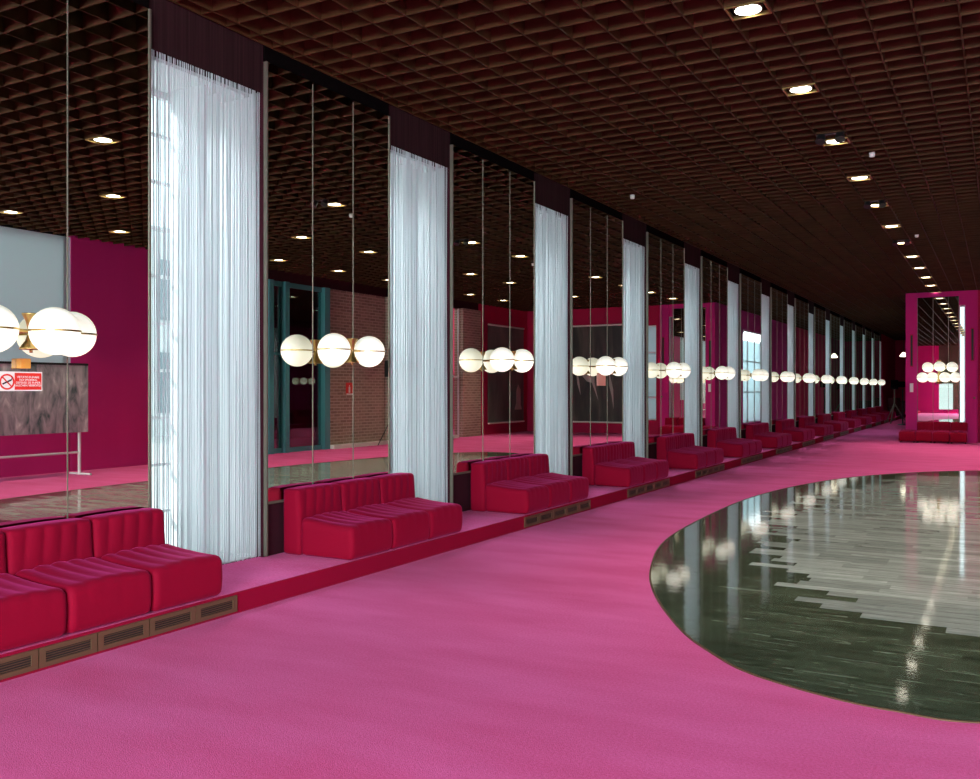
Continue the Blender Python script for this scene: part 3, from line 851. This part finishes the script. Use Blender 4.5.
# far end of the foyer ---------------------------------------------------
t = thing('tripod_speaker', 'black box on a pale tripod stand at the far end of the foyer', 'speaker', (1.20, 46.5, 0))
b = bmesh.new(); bx(b, -.16, .16, -.15, .15, 1.62, 2.05, bevel=.02); obj('speaker_cabinet', b, M['soffit'], t)
b = bmesh.new(); tube(b, (0, 0, .8), (0, 0, 1.62), .03); obj('pole', b, M['chrome'], t)
for a in (.3, 2.4, 4.5):
    b = bmesh.new(); tube(b, (0, 0, .95), (.55 * math.cos(a), .55 * math.sin(a), .02), .028); obj('leg', b, M['chrome'], t)
t = thing('tripod_speaker', 'wide black box on a dark pole beside the left magenta pillar, far end', 'speaker', (1.68, 45.0, 0))
b = bmesh.new(); bx(b, -.18, .18, -.15, .15, 1.70, 1.97, bevel=.02); obj('speaker_cabinet', b, M['soffit'], t)
b = bmesh.new(); tube(b, (0, 0, .02), (0, 0, 1.62), .03); lathe(b, [(.22, 0), (.2, .03), (.03, .06)], 16); obj('stand', b, M['black'], t)
t = thing('pendant_lamp', 'small lit pendant high up at the far end, left of the magenta pillar', 'lamp', (1.55, 47, 3.15))
b = bmesh.new(); lathe(b, [(.15, 0), (.17, .04), (.05, .2)], 20); obj('lamp_shade', b, M['farlight'], t, smooth=True)
b = bmesh.new(); tube(b, (0, 0, .2), (0, 0, H - 3.15), .01); obj('cord', b, M['black'], t)
ch = None
def chair_bm(t):
    b = bmesh.new(); bx(b, -.24, .24, -.24, .24, .40, .50, bevel=.03); obj('seat', b, M['blackchair'], t)
    b = bmesh.new(); bx(b, -.24, .24, .19, .26, .50, .98, bevel=.02); obj('backrest', b, M['blackchair'], t)
    for x_ in (-.2, .2):
        for y_ in (-.2, .2):
            b = bmesh.new(); tube(b, (x_, y_, 0), (x_, y_, .42), .014); obj('leg', b, M['black'], t)
words = {(0, 0): 'nearest on the carpet', (1, 0): 'second on the carpet', (2, 0): 'farthest on the carpet', (0, 1): 'nearest on the platform', (1, 1): 'second on the platform', (2, 1): 'farthest on the platform'}
for (i, j), w in words.items():
    lab = 'dark red chair at the far end of the foyer, %s' % w
    loc = ((1.05, 53.6 + i * .75, 0) if j == 0 else (.42, 53.9 + i * .75, PL))
    if ch is None:
        ch = thing('dining_chair', lab, 'chair', loc, 0, 'dark chairs at the far end'); chair_bm(ch)
    else: dup(ch, loc, lab)

# outside: paving and a pale building across the street --------------------
sbox('ground', (-40, -.9, -30, 90, -.6, -.4), M['ground'])
sbox('ground', (XR + .3, 60, -30, 90, -.6, -.4), M['ground'])
sbox('ground', (3.5, XR + .3, 31.7, 90, -.6, -.4), M['ground'])
t = thing('outside_block', 'pale building across the street, faintly seen through the string curtains', 'building', (-26, 0, -.4))
b = bmesh.new(); bx(b, -4, 0, 12, 90, 0, 9); obj('wall', b, M['facade'], t)
b = bmesh.new()
for k in range(22):
    for z in (1.0, 5.0): bx(b, 0, .05, 13.5 + k * 3.4, 14.9 + k * 3.4, z, z + 2.6)
o = obj('windows', b, M['facade_dark'], t)
t = thing('outside_block', 'plain pale block added unseen behind the camera to keep sun from the back windows', 'building', (-5, -24, -.4))
b = bmesh.new(); bx(b, 0, 35, 0, 5, 0, 15); obj('wall', b, M['facade'], t)  # unseen block, added to stop sun entering by the back windows

# ------------------------------------------------------------------ light
W = bpy.data.worlds.new('World'); S.world = W; W.use_nodes = True
bg = W.node_tree.nodes['Background']
bg.inputs[0].default_value = (.76, .91, .96, 1); bg.inputs[1].default_value = 2.2

def area(name, loc, rot, sx, sy, power, col):
    l = bpy.data.lights.new(name, 'AREA'); l.shape = 'RECTANGLE'; l.size = sx; l.size_y = sy; l.energy = power; l.color = col
    o = bpy.data.objects.new(name, l); C.objects.link(o); o.location = loc; o.rotation_euler = rot
    return o
# daylight through the big windows behind the camera and along the right side
area('daylight_back', (7.0, YB - .3, 3.1), (PI / 2 - .80, 0, 0), 6.2, 3.4, 3500, (.86, .93, 1))
area('daylight_corridor', (3.7, 36.4, 2.4), (PI / 2 - .5, 0, PI / 2), 3.2, 3.2, 90, (.84, .92, 1))
area('daylight_right', (XR + .5, -1.6, 3.1), (PI / 2 - .8, 0, PI / 2), 10.5, 3.4, 150, (.84, .92, 1))
for X, n_ in ((3.80, 22), (6.36, 10), (8.92, 10)):
    for k in range(n_):
        l = bpy.data.lights.new('downlight_beam', 'SPOT'); l.energy = 210 if k < 9 else 330; l.color = (1, .88, .74); l.spot_size = 1.35; l.spot_blend = .8; l.shadow_soft_size = .09
        o = bpy.data.objects.new('downlight_beam', l); C.objects.link(o); o.location = (X, 7.2 + 2.16 * k, H - .02)
for c in CY:
    area('added_sky_fill', (-1.75, c + CW / 2, 5.3), (0, math.radians(-38), 0), 1.0, 1.6, 340, (.84, .92, 1))  # added lamps above the window heads, out of view, to brighten the platform
sun = bpy.data.lights.new('sun', 'SUN'); sun.energy = 6; sun.angle = .008; sun.color = (1, .97, .92)
so = bpy.data.objects.new('sun', sun); C.objects.link(so)
so.rotation_euler = Vector((.30, .85, -.27)).to_track_quat('-Z', 'Y').to_euler()

# ------------------------------------------------------------------ camera
cam = bpy.data.cameras.new('camera'); cam.sensor_width = 36; cam.lens = 36 * 910 / 980; cam.clip_end = 300
co = bpy.data.objects.new('camera', cam); C.objects.link(co)
co.location = (5.52, 0, 1.6); co.rotation_euler = (PI / 2, 0, math.radians(29.27))
S.camera = co

S.view_settings.view_transform = 'Standard'; S.view_settings.look = 'None'
S.view_settings.exposure = 0.12; S.view_settings.gamma = 1; S.view_settings.use_curve_mapping = False
cy = S.cycles
cy.max_bounces = 7; cy.diffuse_bounces = 4; cy.glossy_bounces = 5; cy.transparent_max_bounces = 12; cy.transmission_bounces = 4
cy.caustics_reflective = False; cy.caustics_refractive = False
cy.sample_clamp_indirect = 4; cy.blur_glossy = .5
try:
    cy.use_denoising = True; cy.denoiser = 'OPENIMAGEDENOISE'
except Exception: pass
